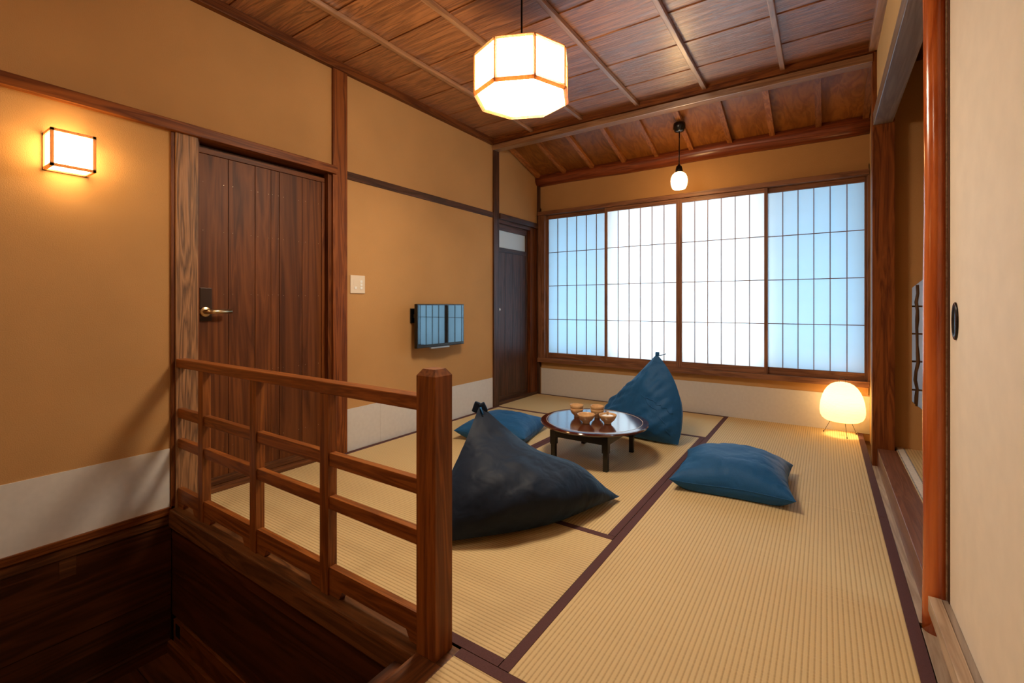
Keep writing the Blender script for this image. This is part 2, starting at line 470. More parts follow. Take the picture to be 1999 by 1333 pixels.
# ---- wainscot paper sheets
def baseboard(name, label, sheets, cat=None):
    e = empty(name, (sheets[0][0], sheets[0][2], 0), label, None, None, 'structure')
    for s in sheets:
        obj('paper_sheet', box(*s), WASHI, e)
    return e
b = 0.004
def sheets_y(x, y0, y1, seams, z0, z1):
    ys = [y0] + seams + [y1]; out = []
    for i in range(len(ys) - 1):
        out.append((x - 0.002, x + b + (0.0012 if i % 2 else 0), ys[i] - (0.008 if i % 2 else 0), ys[i + 1] + (0.008 if i % 2 else 0), z0, z1))
    return out
bl = baseboard('baseboard_left', 'off-white paper wainscot along the foot of the left wall',
          sheets_y(XL, YB, 0.95, [-0.32, 0.576], 0.0, 0.288) + sheets_y(XL, 1.978, 3.65, [2.275, 3.18], 0.0, 0.29))
def sheets_x(y, x0, x1, seams, z0, z1):
    xs = [x0] + seams + [x1]; out = []
    for i in range(len(xs) - 1):
        out.append((xs[i] - (0.008 if i % 2 else 0), xs[i + 1] + (0.008 if i % 2 else 0), y - b - (0.0012 if i % 2 else 0), y + 0.002, z0, z1))
    return out
baseboard('baseboard_far', 'off-white paper wainscot under the window', sheets_x(YF, -2.66, 0.284, [-2.141, -0.924, -0.02], 0.0, 0.291))

# ---- posts and rails on the left wall (trim)
tn = [0]
def trim(bm, mat, label, smooth=False):
    tn[0] += 1
    return struct('trim_%d' % tn[0], bm, mat, label, smooth=smooth)
trim(box(-2.80, -2.682, 1.864, 1.974, -0.05, 2.585, 0.003), W_POST_Z, 'red-brown square post beside the plank door')
trim(box(-2.80, -2.682, 3.654, 3.743, -0.05, 2.62, 0.003), W_DARK_Z, 'dark post between plaster wall and narrow far door')
trim(box(-2.80, -2.672, 4.496, 4.60, -0.05, 2.62, 0.003), W_DARK_Z, 'dark corner post between narrow door and window wall')
trim(box(-2.80, -2.662, YB, 1.885, 1.866, 1.919, 0.003), W_POST_Y, 'red-brown rail over the plank door and wall lamp')
trim(box(-2.80, -2.688, 1.974, 3.654, 1.860, 1.912, 0.002), W_DARK_Y, 'thin dark rail across plaster above the television')
trim(box(-2.80, -2.668, 3.743, 4.496, 1.862, 1.917, 0.002), W_DARK_Y, 'dark lintel over the narrow far door')
trim(box(-2.80, -2.690, 0.955, 0.972, 0.0, 1.866), W_POST_Z, 'thin red-brown strip at plaster edge beside weathered post')
trim(box(-2.80, -2.682, 0.972, 1.072, -0.02, 1.866, 0.003), W_WEATHER, 'weathered post with raised pale grain beside plank door')
trim(box(-2.80, -2.665, YB, 3.63, 2.566, 2.625, 0.004), W_POST_Y, 'red-brown moulding between left wall and ceiling')
trim(box(0.228, 0.275, YB, 3.635, 2.578, 2.625, 0.004), W_BATTEN, 'pale moulding between right wall and ceiling')

# ---- doorway lining and door 1
trim(boxes([(-2.82, -2.70, 1.838, 1.864, 0.0, 1.866), (-2.80, -2.715, 1.072, 1.09, 0.0, 1.866)]), W_POST_Z, 'dark jambs of the plank door')
trim(box(-2.80, -2.69, 1.072, 1.864, -0.03, 0.024, 0.002), W_SILL_Y, 'wooden threshold under the plank door')
d1 = empty('door_1', (-2.74, 1.46, 0.026), 'dark red-brown plank door with nickel lever handle', None, None, 'structure')
ys = [1.092, 1.243, 1.389, 1.482, 1.534, 1.681, 1.815]
for i in range(6):
    dx = random.uniform(-0.0015, 0.0015)
    obj('plank', box(-2.775, -2.740 + dx, ys[i] + 0.0012, ys[i + 1] - 0.0012, 0.067, 1.808, 0.0012), W_DOOR, d1)
obj('top_rail', box(-2.775, -2.734, 1.092, 1.836, 1.809, 1.838, 0.002), W_POST_Y, d1)
obj('bottom_rail', box(-2.775, -2.732, 1.092, 1.836, 0.026, 0.067, 0.002), W_SILL_Y, d1)
obj('edge_stile', box(-2.775, -2.734, 1.815, 1.836, 0.067, 1.809, 0.002), W_POST_Z, d1)
obj('backing', box(-2.80, -2.775, 1.08, 1.85, 0.026, 1.86), W_DARK_Z, d1)
nb = bmesh.new()
for z in (0.22, 0.62, 1.06, 1.40, 1.66):
    for i in range(6):
        for t in (0.16, 0.84):
            y = ys[i] + t * (ys[i + 1] - ys[i])
            bx(nb, -2.7405, -2.7378, y - 0.001, y + 0.001, z - 0.001 + 0.002 * (i % 2), z + 0.001 + 0.002 * (i % 2))
o = obj('nails', nb, NICKEL, d1); o['kind'] = 'stuff'
hd = obj('handle_plate', box(-2.741, -2.734, 1.1, 1.158, 0.915, 1.093, 0.002), BRASSDK, d1)
o = obj('rose', lathe([(0, 0), (0.0275, 0), (0.0275, 0.006), (0.024, 0.009), (0, 0.009)], 32), NICKEL, hd, True, origin=(0, 0, 0))
o.data.transform(Matrix.Rotation(math.radians(90), 4, 'Y'))
o.location = Vector((-2.734, 1.124, 0.966)) - wloc(hd)
lv = obj('lever', tube([(-2.73, 1.122, 0.966), (-2.70, 1.122, 0.966), (-2.688, 1.128, 0.966), (-2.684, 1.142, 0.966), (-2.684, 1.235, 0.967)], 0.0125, 16), NICKEL, hd, True)

# ---- narrow far door
d2 = empty('door_2', (-2.74, 4.06, 0.03), 'narrow dark board door with frosted pane in far corner', None, None, 'structure')
yb = [3.806, 3.925, 4.068, 4.217, 4.33]
for i in range(4):
    obj('plank', box(-2.775, -2.742, yb[i] + 0.001, yb[i + 1] - 0.001, 0.07, 1.545, 0.0012), W_DARK_Z, d2)
obj('stile', box(-2.775, -2.736, 3.745, 3.806, 0.03, 1.83, 0.002), W_DARK_Z, d2)
obj('stile', box(-2.775, -2.736, 4.33, 4.36, 0.03, 1.83, 0.002), W_DARK_Z, d2)
obj('rail', box(-2.775, -2.736, 3.806, 4.33, 1.545, 1.59, 0.002), W_DARK_Y, d2)
obj('rail', box(-2.775, -2.736, 3.806, 4.33, 1.768, 1.83, 0.002), W_DARK_Y, d2)
obj('rail', box(-2.775, -2.736, 3.806, 4.33, 0.03, 0.07, 0.002), W_DARK_Y, d2)
obj('pane', box(-2.760, -2.755, 3.806, 4.33, 1.59, 1.768), plain('frosted pane', lin(196, 208, 212), 0.25, spec=0.6, nscale=200, namt=0.04, bump=0.15), d2)
k = obj('knob', lathe([(0, 0), (0.012, 0), (0.013, 0.004), (0.006, 0.008), (0.011, 0.014), (0.012, 0.02), (0.0, 0.024)], 20), WHITE_P, d2, True, origin=(0, 0, 0))
k.data.transform(Matrix.Rotation(math.radians(90), 4, 'Y')); k.location = Vector((-2.736, 3.80, 0.957)) - wloc(d2)
trim(box(-2.80, -2.70, 4.36, 4.496, 0.0, 1.862, 0.002), W_POST_Z, 'red-brown side board between narrow door and corner post')
trim(box(-2.80, -2.69, 3.743, 4.496, -0.03, 0.03, 0.002), W_DARK_Y, 'dark threshold under the narrow far door')
trim(box(-2.80, -2.70, 3.743, 4.36, 1.828, 1.864), W_DARK_Y, 'dark head board inside the narrow doorway')

# ---- main ceiling: lapped boards on battens
ce = empty('ceiling', (-1.2, 1.2, 2.62), 'cedar board ceiling with slim battens', None, None, 'structure')
seams = [1.212 - 0.357 * k for k in range(7, 0, -1)] + [1.212, 1.569, 1.926, 2.276, 2.610, 2.963, 3.317, 3.64]
for a, c in zip(seams, seams[1:]):
    bm = bmesh.new()
    g = 0.003
    pts = [(a + g, 2.619), (c - 0.0, 2.625), (c, 2.635), (a + g, 2.635)]
    obj('board', prism(pts, 'x', -2.78, 0.30), W_CEIL, ce)
for x in (-2.232, -1.734, -1.240, -0.735, -0.236):
    obj('batten', box(x - 0.015, x + 0.015, YB, 3.625, 2.592, 2.620, 0.004), W_BATTEN, ce)
obj('deck', box(-2.95, 1.1, YB - 0.1, 3.64, 2.645, 2.75), W_STAIR, ce)
# beam between the two ceilings
trim(box(-2.70, 0.262, 3.628, 3.73, 2.576, 2.66, 0.003), W_POST_X, 'red-brown upper beam at the end of the ceiling')
trim(box(-2.70, 0.250, 3.645, 3.726, 2.520, 2.571, 0.003), W_BEAM, 'cedar lintel, lightened for window sheen, below the upper beam')
# lean-to ceiling beyond the beam
c2 = empty('ceiling', (-1.2, 4.1, 2.55), 'sloping board ceiling with rafters above the window', None, None, 'structure')
SL = -0.287
def zb(y): return 2.474 + SL * (y - 4.42)
rx = [-2.66, -2.335, -2.008, -1.663, -1.337, -1.017, -0.692, -0.366, -0.040, 0.262]
for a, c in zip(rx, rx[1:]):
    pts = [(3.66, zb(3.66)), (4.60, zb(4.60)), (4.60, zb(4.60) + 0.012), (3.66, zb(3.66) + 0.012)]
    obj('board', prism(pts, 'x', a + 0.0015, c - 0.0015), W_LEAN, c2)
for i, x in enumerate(rx):
    w = 0.020
    pts = [(3.68, zb(3.68) - 0.036), (4.56, zb(4.56) - 0.036), (4.56, zb(4.56)), (3.68, zb(3.68))]
    obj('rafter', prism(pts, 'x', x - w, x + w), W_RAFTER, c2)
obj('deck', prism([(3.6, zb(3.6) + 0.02), (4.8, zb(4.8) + 0.02), (4.8, zb(4.8) + 0.1), (3.6, zb(3.6) + 0.1)], 'x', -2.95, 0.5), W_STAIR, c2)
# peeled log purlin on the window wall
pts = [(-2.70 + 0.1495 * i, 4.525 + 0.004 * math.sin(i * 0.9), 2.408 + 0.004 * math.sin(i * 0.6)) for i in range(21)]
trim(tube(pts, 0.07, 24, radii=[0.069 + 0.008 * (i / 20) + 0.0015 * math.sin(i * 2.1) for i in range(21)]), W_LOG, 'polished round log beam over the window', smooth=True)

# ---- window frame and shoji screens
trim(box(-2.672, 0.286, 4.462, YF + 0.12, 2.004, 2.046, 0.002), W_SHOJI_X, 'wooden top track over the paper screens')
trim(box(-2.672, 0.286, 4.462, YF + 0.12, 0.366, 0.412, 0.002), W_SHOJI_X, 'wooden bottom track under the paper screens')
trim(box(-2.672, -2.592, 4.475, YF + 0.12, 0.412, 2.004, 0.002), W_SHOJI_Z, 'wooden jamb left of the paper screens')
trim(box(0.275, 0.30, 4.475, YF + 0.12, 0.412, 2.004), W_SHOJI_Z, 'wooden jamb right of the paper screens')
ZT, ZB_ = 1.962, 0.470
spec = [(-2.594, -1.852, 4.538, 'leftmost white paper lattice screen, beside the corner post'),
        (-1.880, -1.136, 4.498, 'paper lattice screen second from the left, behind pointed blue beanbag'),
        (-1.136, -0.402, 4.498, 'paper lattice screen third from the left, below bare pendant globe'),
        (-0.430, 0.284, 4.538, 'rightmost paper lattice screen, above the paper floor lamp')]
for wi, (x0, x1, y, lab) in enumerate(spec):
    w = empty('window_%d' % (wi + 1), ((x0 + x1) / 2, y, 0.412), lab, None, None, 'structure')
    st = 0.026
    obj('stile', box(x0, x0 + st, y - 0.014, y + 0.014, 0.413, 2.003, 0.0015), W_SHOJI_Z, w)
    obj('stile', box(x1 - st, x1, y - 0.014, y + 0.014, 0.413, 2.003, 0.0015), W_SHOJI_Z, w)
    obj('rail', box(x0 + st, x1 - st, y - 0.013, y + 0.013, ZT, 2.003, 0.0015), W_SHOJI_X, w)
    obj('rail', box(x0 + st, x1 - st, y - 0.013, y + 0.013, 0.413, ZB_, 0.0015), W_SHOJI_X, w)
    px0, px1 = x0 + st, x1 - st
    cw, ch = (px1 - px0) / 6, (ZT - ZB_) / 4
    mv = mesh_of(box(-0.003, 0.003, -0.006, 0.004, ZB_ - 1.2, ZT - 1.2), W_SHOJI_Z, 'muntin_v')
    mh = mesh_of(box(px0 - (x0 + x1) / 2, px1 - (x0 + x1) / 2, -0.005, 0.004, -0.003, 0.003), W_SHOJI_X, 'muntin_h')
    pbm = bmesh.new()
    vs = [pbm.verts.new(c) for c in ((-cw / 2, 0, -ch / 2), (cw / 2, 0, -ch / 2), (cw / 2, 0, ch / 2), (-cw / 2, 0, ch / 2))]
    pbm.faces.new(vs)
    mpn = mesh_of(pbm, SHOJI_PAPER, 'pane')
    for i in range(1, 6): place('muntin', mv, (px0 + cw * i, y, 1.2), w)
    for j in range(1, 4): place('muntin', mh, ((x0 + x1) / 2, y, ZB_ + ch * j), w)
    for i in range(6):
        for j in range(4):
            place('pane', mpn, (px0 + cw * (i + 0.5), y + 0.0045, ZB_ + ch * (j + 0.5)), w)
# unseen outer sashes, added; blue side panes tint and dim the daylight
w5 = empty('window_5', (-1.15, 4.66, 0.4), 'unseen glazed sashes added behind the paper screens', None, None, 'structure')
for (x0, x1, m) in ((-2.62, -1.865, GLASS_B), (-1.865, -1.14, GLASS_C), (-1.14, -0.385, GLASS_C), (-0.385, 0.29, GLASS_B)):
    obj('pane', boxes([(x0 + 0.03, x1 - 0.03, 4.66, 4.664, 0.44, 1.98)]), m, w5)
    obj('sash', boxes([(x0, x0 + 0.03, 4.65, 4.675, 0.4, 2.04), (x1 - 0.03, x1, 4.65, 4.675, 0.4, 2.04),
                       (x0 + 0.03, x1 - 0.03, 4.65, 4.675, 0.4, 0.44), (x0 + 0.03, x1 - 0.03, 4.65, 4.675, 1.98, 2.04)]), ALU, w5)
trim(box(-3.2, 0.9, 4.68, 5.8, 2.05, 2.11), EAVE_ADDED, 'unseen eave added outside to shade the upper screens')  # added out of view so the screens darken towards the top

# ---- alcove (tokonoma)
trim(box(0.247, 0.357, 3.655, 3.745, -0.05, 2.60, 0.003), W_POST_Z, 'dark red-brown square alcove post beside the window')
trim(box(0.272, 0.366, 1.93, 3.655, -0.05, 0.110, 0.002), W_KAMACHI, 'reddish figured edge board of the raised alcove')
trim(box(0.247, 0.274, 1.93, 3.655, -0.05, -0.001, 0.001), W_PALE_Y, 'pale wooden strip between mats and alcove step')
trim(box(0.252, 0.347, 1.93, 3.655, 2.122, 2.205, 0.003), W_OTOSHI, 'grey weathered lintel log over the alcove')
struct('floor', box(0.366, 1.0, 1.93, 3.76, -0.05, 0.085), W_STAIR, 'raised alcove floor')
struct('ceiling', box(0.346, 1.02, 1.9, 3.85, 2.5, 2.58), W_STAIR_Y, 'dark board ceiling inside the alcove')
struct('wall_alcove_near', box(0.36, 1.02, 1.95, 1.99, 0.0, 2.5), PLASTER, 'ochre plaster near side of the alcove')
# alcove side wall with a cut-out lattice window
yA, yA2 = 3.745, 3.80
wx0, wx1, wz0, wz1, cc = 0.447, 0.87, 0.404, 1.107, 0.16
bm = bmesh.new()
hole = [(wx0, wz0), (wx0 + cc, wz0 - 0.15), (wx1 - cc, wz0 - 0.15), (wx1, wz0), (wx1, wz1), (wx1 - cc, wz1 + 0.16), (wx0 + cc, wz1 + 0.16), (wx0, wz1)]
outr = [(0.352, wz0), (wx0 + cc, -0.05), (wx1 - cc, -0.05), (1.0, wz0), (1.0, wz1), (wx1 - cc, 2.6), (wx0 + cc, 2.6), (0.352, wz1)]
corn = {0: (0.352, -0.05), 2: (1.0, -0.05), 4: (1.0, 2.6), 6: (0.352, 2.6)}
def ring(y):
    return [bm.verts.new((p[0], y, p[1])) for p in hole], [bm.verts.new((p[0], y, p[1])) for p in outr], {k: bm.verts.new((p[0], y, p[1])) for k, p in corn.items()}
h1, o1, k1 = ring(yA); h2, o2, k2 = ring(yA2)
for i in range(8):
    j = (i + 1) % 8
    for h, oo, kk, fl in ((h1, o1, k1, 0), (h2, o2, k2, 1)):
        f = [h[i], h[j], oo[j]] + ([kk[i]] if i in kk else []) + [oo[i]]
        bm.faces.new(f if not fl else f[::-1])
    bm.faces.new((h1[i], h2[i], h2[j], h1[j]))
bmesh.ops.recalc_face_normals(bm, faces=bm.faces[:])
struct('wall_alcove_side', bm, PLASTER, 'ochre plaster side wall of the alcove with cut-out window')
w6 = empty('window_6', (0.66, 3.76, 0.25), 'eight-sided twig lattice window in the alcove wall', None, None, 'structure')
obj('pane', prism([(p[0], p[1]) for p in hole], 'y', 3.797, 3.7985), FROST, w6)
rnd = random.Random(3)
for x in (0.470, 0.60, 0.73, 0.85):
    lo, hi = (0.38, 1.125) if x < 0.5 or x > 0.8 else (0.255, 1.266)
    n = 14
    p = [(x + rnd.uniform(-0.007, 0.007), 3.752 + rnd.uniform(-0.002, 0.002), lo + (hi - lo) * i / n) for i in range(n + 1)]
    obj('twig', tube(p, 0.008, 8, radii=[0.0085 + rnd.uniform(-0.0015, 0.0015) for _ in p]), TWIG, w6, True)
for z in (0.477, 0.651, 0.825, 0.992):
    p = [(0.448 + 0.42 * i / 8, 3.764, z + rnd.uniform(-0.002, 0.002)) for i in range(9)]
    obj('twig', tube(p, 0.0055, 8), TWIG, w6, True)
# polished round post
pts = [(0.284 + 0.0015 * math.sin(i * 0.7), 1.905 + 0.002 * math.sin(i * 0.5 + 1), -0.045 + 2.67 * i / 20) for i in range(21)]
trim(tube(pts, 0.03, 40, radii=[0.0335 - 0.0035 * min(1, i / 8) + 0.0006 * math.sin(i * 1.7) for i in range(21)]), W_ROUND, 'polished round orange-brown log post at the alcove', smooth=True)
# sill blocks and sliding door
trim(box(0.249, 0.292, YB, 1.90, -0.05, 0.0, 0.001), W_PALE_Y, 'pale wooden strip beside the mats near sliding door')
trim(box(0.290, 0.34, YB, 1.90, -0.05, 0.112, 0.001), W_KAMACHI, 'wooden riser below the sliding door sill')
trim(box(0.260, 0.290, YB, 1.868, 0.074, 0.120, 0.0015), W_PALE_Y, 'raised pale sill rail in front of sliding door')
trim(box(0.2905, 0.40, YB, 1.90, 0.112, 0.115, 0.0005), W_OTOSHI, 'grey track groove under the sliding door')
trim(box(0.301, 0.335, 1.876, 1.905, 0.0, 2.0, 0.002), W_PALE_Y, 'pale thin jamb beside the round post')
d3 = empty('door_3', (0.315, 1.42, 0.116), 'cream paper sliding door with dark edge and oval pull', None, None, 'structure')
obj('panel', box(0.3075, 0.325, 0.99, 1.856, 0.118, 1.95), FUSUMA, d3)
obj('edge_frame', box(0.3045, 0.328, 1.856, 1.874, 0.116, 1.95, 0.002), W_DARK_Z, d3)
obj('edge_frame', box(0.3045, 0.328, 0.97, 0.99, 0.116, 1.95, 0.002), W_DARK_Z, d3)
pl = obj('pull', lathe([(0.0, 0.001), (0.033, 0.001), (0.036, 0.004), (0.04, 0.005), (0.042, 0.003), (0.042, 0.0)], 40), BLACK, d3, True, origin=(0, 0, 0))
pl.data.transform(Matrix.Rotation(math.radians(-90), 4, 'Y') @ Matrix.Diagonal((1.27, 0.75, 1.0, 1.0)))
pl.location = Vector((0.3073, 1.782, 0.955)) - wloc(d3)

# ---- tatami mats
def rib_top(x0, x1, y0, y1, axis, zt=0.0, zb=-0.055):
    """ribbed slab; rib grooves run along `axis`"""
    bm = bmesh.new()
    cx, cy = (x0 + x1) / 2, (y0 + y1) / 2
    a0, a1 = (y0, y1) if axis == 'x' else (x0, x1)      # across range
    c = cy if axis == 'x' else cx
    n = int((a1 - a0) / RIB * 6)
    prof = []
    for i in range(n + 1):
        a = a0 + (a1 - a0) * i / n
        prof.append((a, zt - 0.0009 * (0.5 - 0.5 * math.cos(2 * math.pi * (a - c) / RIB)) ** 4))
    l0, l1 = (x0, x1) if axis == 'x' else (y0, y1)
    def mk(a, l, z): return bm.verts.new((l, a, z) if axis == 'x' else (a, l, z))
    A = [mk(a, l0, z) for a, z in prof]; B = [mk(a, l1, z) for a, z in prof]
    for i in range(n): bm.faces.new((A[i], A[i + 1], B[i + 1], B[i]))
    q = [mk(a0, l0, zb), mk(a1, l0, zb), mk(a1, l1, zb), mk(a0, l1, zb)]
    bm.faces.new([q[0], q[1]] + A[::-1]); bm.faces.new([q[2], q[3]] + B)
    bm.faces.new((q[1], q[2], B[-1], A[-1])); bm.faces.new((q[3], q[0], A[0], B[0]))
    bm.faces.new((q[3], q[2], q[1], q[0]))
    bmesh.ops.recalc_face_normals(bm, faces=bm.faces[:])
    return bm
HW = 0.034
def tatami(x0, x1, y0, y1, axis, label, group='straw mats of the room'):
    g = 0.0012
    x0 += g; x1 -= g; y0 += g; y1 -= g
    t = empty('tatami_mat', ((x0 + x1) / 2, (y0 + y1) / 2, -0.055), label, 'tatami mat', group)
    o = obj('woven_surface', rib_top(x0, x1, y0, y1, axis), TAT_X if axis == 'x' else TAT_Y, t, origin=((x0 + x1) / 2, (y0 + y1) / 2, 0))
    e = 0.0012
    if axis == 'x':
        obj('cloth_border', box(x0, x1, y0, y0 + HW, -0.05, e, 0.0006), HERI, t); obj('cloth_border', box(x0, x1, y1 - HW, y1, -0.05, e, 0.0006), HERI, t)
    else:
        obj('cloth_border', box(x0, x0 + HW, y0, y1, -0.05, e, 0.0006), HERI, t); obj('cloth_border', box(x1 - HW, x1, y0, y1, -0.05, e, 0.0006), HERI, t)
    return t
XM = -0.748
tatami(-2.69, XM, 1.036, 1.905, 'x', 'straw mat lying lengthwise just behind the wooden railing')
tatami(-2.69, -1.700, 1.905, 3.690, 'y', 'straw mat along the left wall under the television')
tatami(-1.700, XM, 1.905, 3.690, 'y', 'straw mat under the round low table')
tatami(-2.69, XM, 3.690, 4.528, 'x', 'straw mat under the window, behind the pointed blue beanbag')
tatami(XM, 0.247, 1.036, 2.786, 'y', 'large straw mat in the right foreground, in front of floor cushion')
tatami(XM, 0.247, 2.786, 4.528, 'y', 'straw mat at far right under the paper floor lamp')
tatami(-0.878, 0.249, 0.12, 1.036, 'x', 'straw mat at the bottom edge beside the newel post')
tatami(-0.878, 0.249, YB, 0.12, 'x', 'straw mat behind the viewer on the landing')
# alcove mat with patterned border
t = empty('tatami_mat', (0.68, 2.86, 0.085), 'alcove straw mat with patterned white border', 'tatami mat')
obj('woven_surface', rib_top(0.366, 0.99, 1.995, 3.742, 'y', 0.112, 0.086), TAT_Y, t)
hb = obj('cloth_border', box(0.368, 0.408, 1.995, 3.742, 0.09, 0.1145, 0.0005), BERI_W, t)
db = bmesh.new()
for i in range(100):
    y = 2.0 + i * 0.0174
    for x in (0.3705, 0.4055):
        bx(db, x - 0.0028, x + 0.0028, y, y + 0.0075, 0.1142, 0.1151)
o = obj('border_dots', db, BERI_B, hb); o['kind'] = 'stuff'

# ---- stairwell
sw = empty('wall_stair', (-2.7, 0.0, -0.72), 'dark old boards lining the stairwell', None, None, 'structure')
obj('cap_rail', box(-2.78, -2.684, YB, 0.955, -0.036, 0.0, 0.003), W_POST_Y, sw)
obj('plank', box(-2.78, -2.692, YB, 0.958, -0.084, -0.036, 0.002), W_SILL_Y, sw)
obj('plank', box(-2.78, -2.697, YB, 0.958, -0.436, -0.086, 0.002), W_STAIR_Y, sw)
obj('plank', box(-2.78, -2.700, YB, 0.958, -0.66, -0.438, 0.002), W_STAIR_Y, sw)
obj('patch', box(-2.71, -2.6955, 0.55, 0.604, -0.169, -0.087, 0.001), W_SILL_Y, sw)
obj('skirting', box(-2.78, -2.682, YB, 0.95, -0.72, -0.652, 0.002), W_STAIR_Y, sw)
obj('plank', box(-2.70, -0.98, 0.962, 1.0, -0.54, -0.10, 0.002), W_STAIR, sw)
obj('plank', box(-2.655, -0.98, 0.952, 1.0, -0.72, -0.542, 0.002), W_POST_X, sw)
obj('skirting', box(-2.68, -0.98, 0.935, 0.952, -0.72, -0.652, 0.002), W_POST_X, sw)
obj('socket', box(-2.628, -2.580, 0.9505, 0.955, -0.615, -0.555), BLACK, sw)
obj('plank', box(-0.99, -0.975, YB, 0.95, -0.72, -0.05), W_STAIR_Y, sw)
lf = empty('floor', (-1.8, 0, -0.76), 'dark plank floor at the bottom of the stairwell', None, None, 'structure')
y = YB
for i in range(14):
    obj('plank', box(-2.70, -0.985, y + 0.0015, y + 0.1535, -0.76, -0.712, 0.0015), W_STAIR, lf)
    y += 0.155
trim(box(-2.70, -0.98, 0.945, 1.034, -0.10, -0.012, 0.006), W_SILL, 'worn wooden sill beam carrying the railing')
trim(box(-0.98, -0.88, YB, 0.955, -0.10, -0.004, 0.004), W_SILL_Y, 'wooden frame board between stairwell and straw mat')
trim(box(-0.98, -0.88, 0.955, 1.034, -0.10, -0.004, 0.003), W_SILL, 'wooden corner block under the newel post')
trim(box(-1.050, -0.98, YB, 0.935, -0.16, -0.045, 0.003), W_STAIR_Y, 'dark ledger along the stairwell edge')
# ================================================================== THINGS
# ---- railing
r = empty('stair_railing', (-1.8, 0.99, -0.012), 'red-brown wooden stair railing with square newel post', 'railing')
bm = box(-0.980, -0.905, 0.955, 1.025, -0.012, 0.800)
bmesh.ops.bevel(bm, geom=[e for e in bm.edges if all(v.co.z > 0.79 for v in e.verts)], offset=0.013, segments=1, affect='EDGES')
zt = max(v.co.z for v in bm.verts)
for v in bm.verts:
    if v.co.z > 0.7: v.co.z += 0.016 if v.co.z > zt - 1e-4 else 0.010
autosmooth(obj('newel_post', bm, W_RAIL_Z, r), 20)
obj('top_rail', box(-2.682, -0.98, 0.972, 1.022, 0.690, 0.732, 0.004), W_RAIL_X, r)
bals = [(-2.445, -2.397), (-1.968, -1.920), (-1.482, -1.434)]
for a, c in bals:
    obj('baluster', box(a, c, 0.975, 1.012, -0.012, 0.690, 0.002), W_RAIL_Z, r)
cells = [(-2.682, bals[0][0]), (bals[0][1], bals[1][0]), (bals[1][1], bals[2][0]), (bals[2][1], -0.98)]
for a, c in cells:
    obj('cross_rail', box(a, c, 0.981, 1.006, 0.438, 0.484, 0.002), W_RAIL_X, r)
    obj('cross_rail', box(a, c, 0.981, 1.006, 0.287, 0.332, 0.002), W_RAIL_X, r)
    n = 0.055
    p = [(a, -0.010), (a + n, -0.010), (a + n + 0.016, 0.02), (c - n - 0.016, 0.02), (c - n, -0.010), (c, -0.010), (c, 0.085), (a, 0.085)]
    obj('bottom_rail', prism(p, 'y', 0.981, 1.006), W_RAIL_X, r)

# ---- octagonal pendant lamp
lc = Vector((-1.24, 1.92, 2.02))
ol = empty('pendant_lamp', lc, 'lit octagonal wood-framed pendant lamp hanging from ceiling', 'lamp')
R, H = 0.232, 0.19
va = [math.radians(2 + 45 * k_) for k_ in range(8)]
V = [(lc.x + R * math.cos(a), lc.y + R * math.sin(a)) for a in va]
def bar(p, q, w):
    return tube([p, q], w, 4)
for k_ in range(8):
    a, c = V[k_], V[(k_ + 1) % 8]
    s = 0.985
    ai, ci = [(lc.x + (u[0] - lc.x) * s, lc.y + (u[1] - lc.y) * s) for u in (a, c)]
    bm = bmesh.new()
    q = [bm.verts.new(v) for v in ((ai[0], ai[1], 2.02 + 0.004), (ci[0], ci[1], 2.02 + 0.004), (ci[0], ci[1], 2.02 + H), (ai[0], ai[1], 2.02 + H))]
    bm.faces.new(q)
    obj('paper_panel', bm, E_OCT, ol)
    obj('frame_bar', bar((a[0], a[1], 2.018), (a[0], a[1], 2.02 + H), 0.0080), LAMPWOOD, ol)
    obj('frame_bar', bar((a[0], a[1], 2.022), (c[0], c[1], 2.022), 0.0135), LAMPWOOD, ol)
    obj('frame_bar', bar((a[0], a[1], 2.02 + H), (c[0], c[1], 2.02 + H), 0.0075), LAMPWOOD, ol)
bm = bmesh.new()
bm.faces.new([bm.verts.new((lc.x + (v[0] - lc.x) * 0.975, lc.y + (v[1] - lc.y) * 0.975, 2.02)) for v in V])
obj('bottom_panel', bm, E_OCT_DOWN, ol)
bm = bmesh.new()
bm.faces.new([bm.verts.new((lc.x + (v[0] - lc.x) * 0.975, lc.y + (v[1] - lc.y) * 0.975, 2.02 + H - 0.003)) for v in V])
bmesh.ops.solidify(bm, geom=bm.faces[:], thickness=0.002)
obj('top_cover', bm, LAMPWOOD, ol)
obj('spider', boxes([(lc.x - R * .93, lc.x + R * .93, lc.y - .004, lc.y + .004, 2.195, 2.203), (lc.x - .004, lc.x + .004, lc.y - R * .93, lc.y + R * .93, 2.186, 2.194)]), BLACK_M, ol)
obj('rod', tube([(lc.x, lc.y, 2.19), (lc.x, lc.y, 2.58)], 0.0045, 12), BLACK_M, ol, True)
obj('ceiling_cup', lathe([(0, 0), (0.03, 0), (0.042, 0.02), (0.042, 0.045), (0, 0.045)], 32, (lc.x, lc.y, 2.546)), BLACK_M, ol, True)

# ---- box sconce on left wall
sx0, sx1, sy0, sy1, sz0, sz1 = -2.695, -2.58, 0.505, 0.636, 1.570, 1.712
sc = empty('wall_lamp', (-2.70, 0.57, 1.57), 'lit box-shaped wall lamp with thin wooden frame', 'lamp')
w = 0.0052
corn3 = [(x, y, z) for x in (sx0, sx1) for y in (sy0, sy1) for z in (sz0, sz1)]
for i in range(8):
    for j in range(i + 1, 8):
        d = [u != v for u, v in zip(corn3[i], corn3[j])]
        if sum(d) == 1:
            A, B_ = corn3[i], corn3[j]
            lo = [min(u, v) - w for u, v in zip(A, B_)]; hi = [max(u, v) + w for u, v in zip(A, B_)]
            obj('frame_bar', box(lo[0], hi[0], lo[1], hi[1], lo[2], hi[2]), LAMPWOOD, sc)
def quad(*p):
    bm = bmesh.new(); bm.faces.new([bm.verts.new(q) for q in p]); return bm
e = 0.001
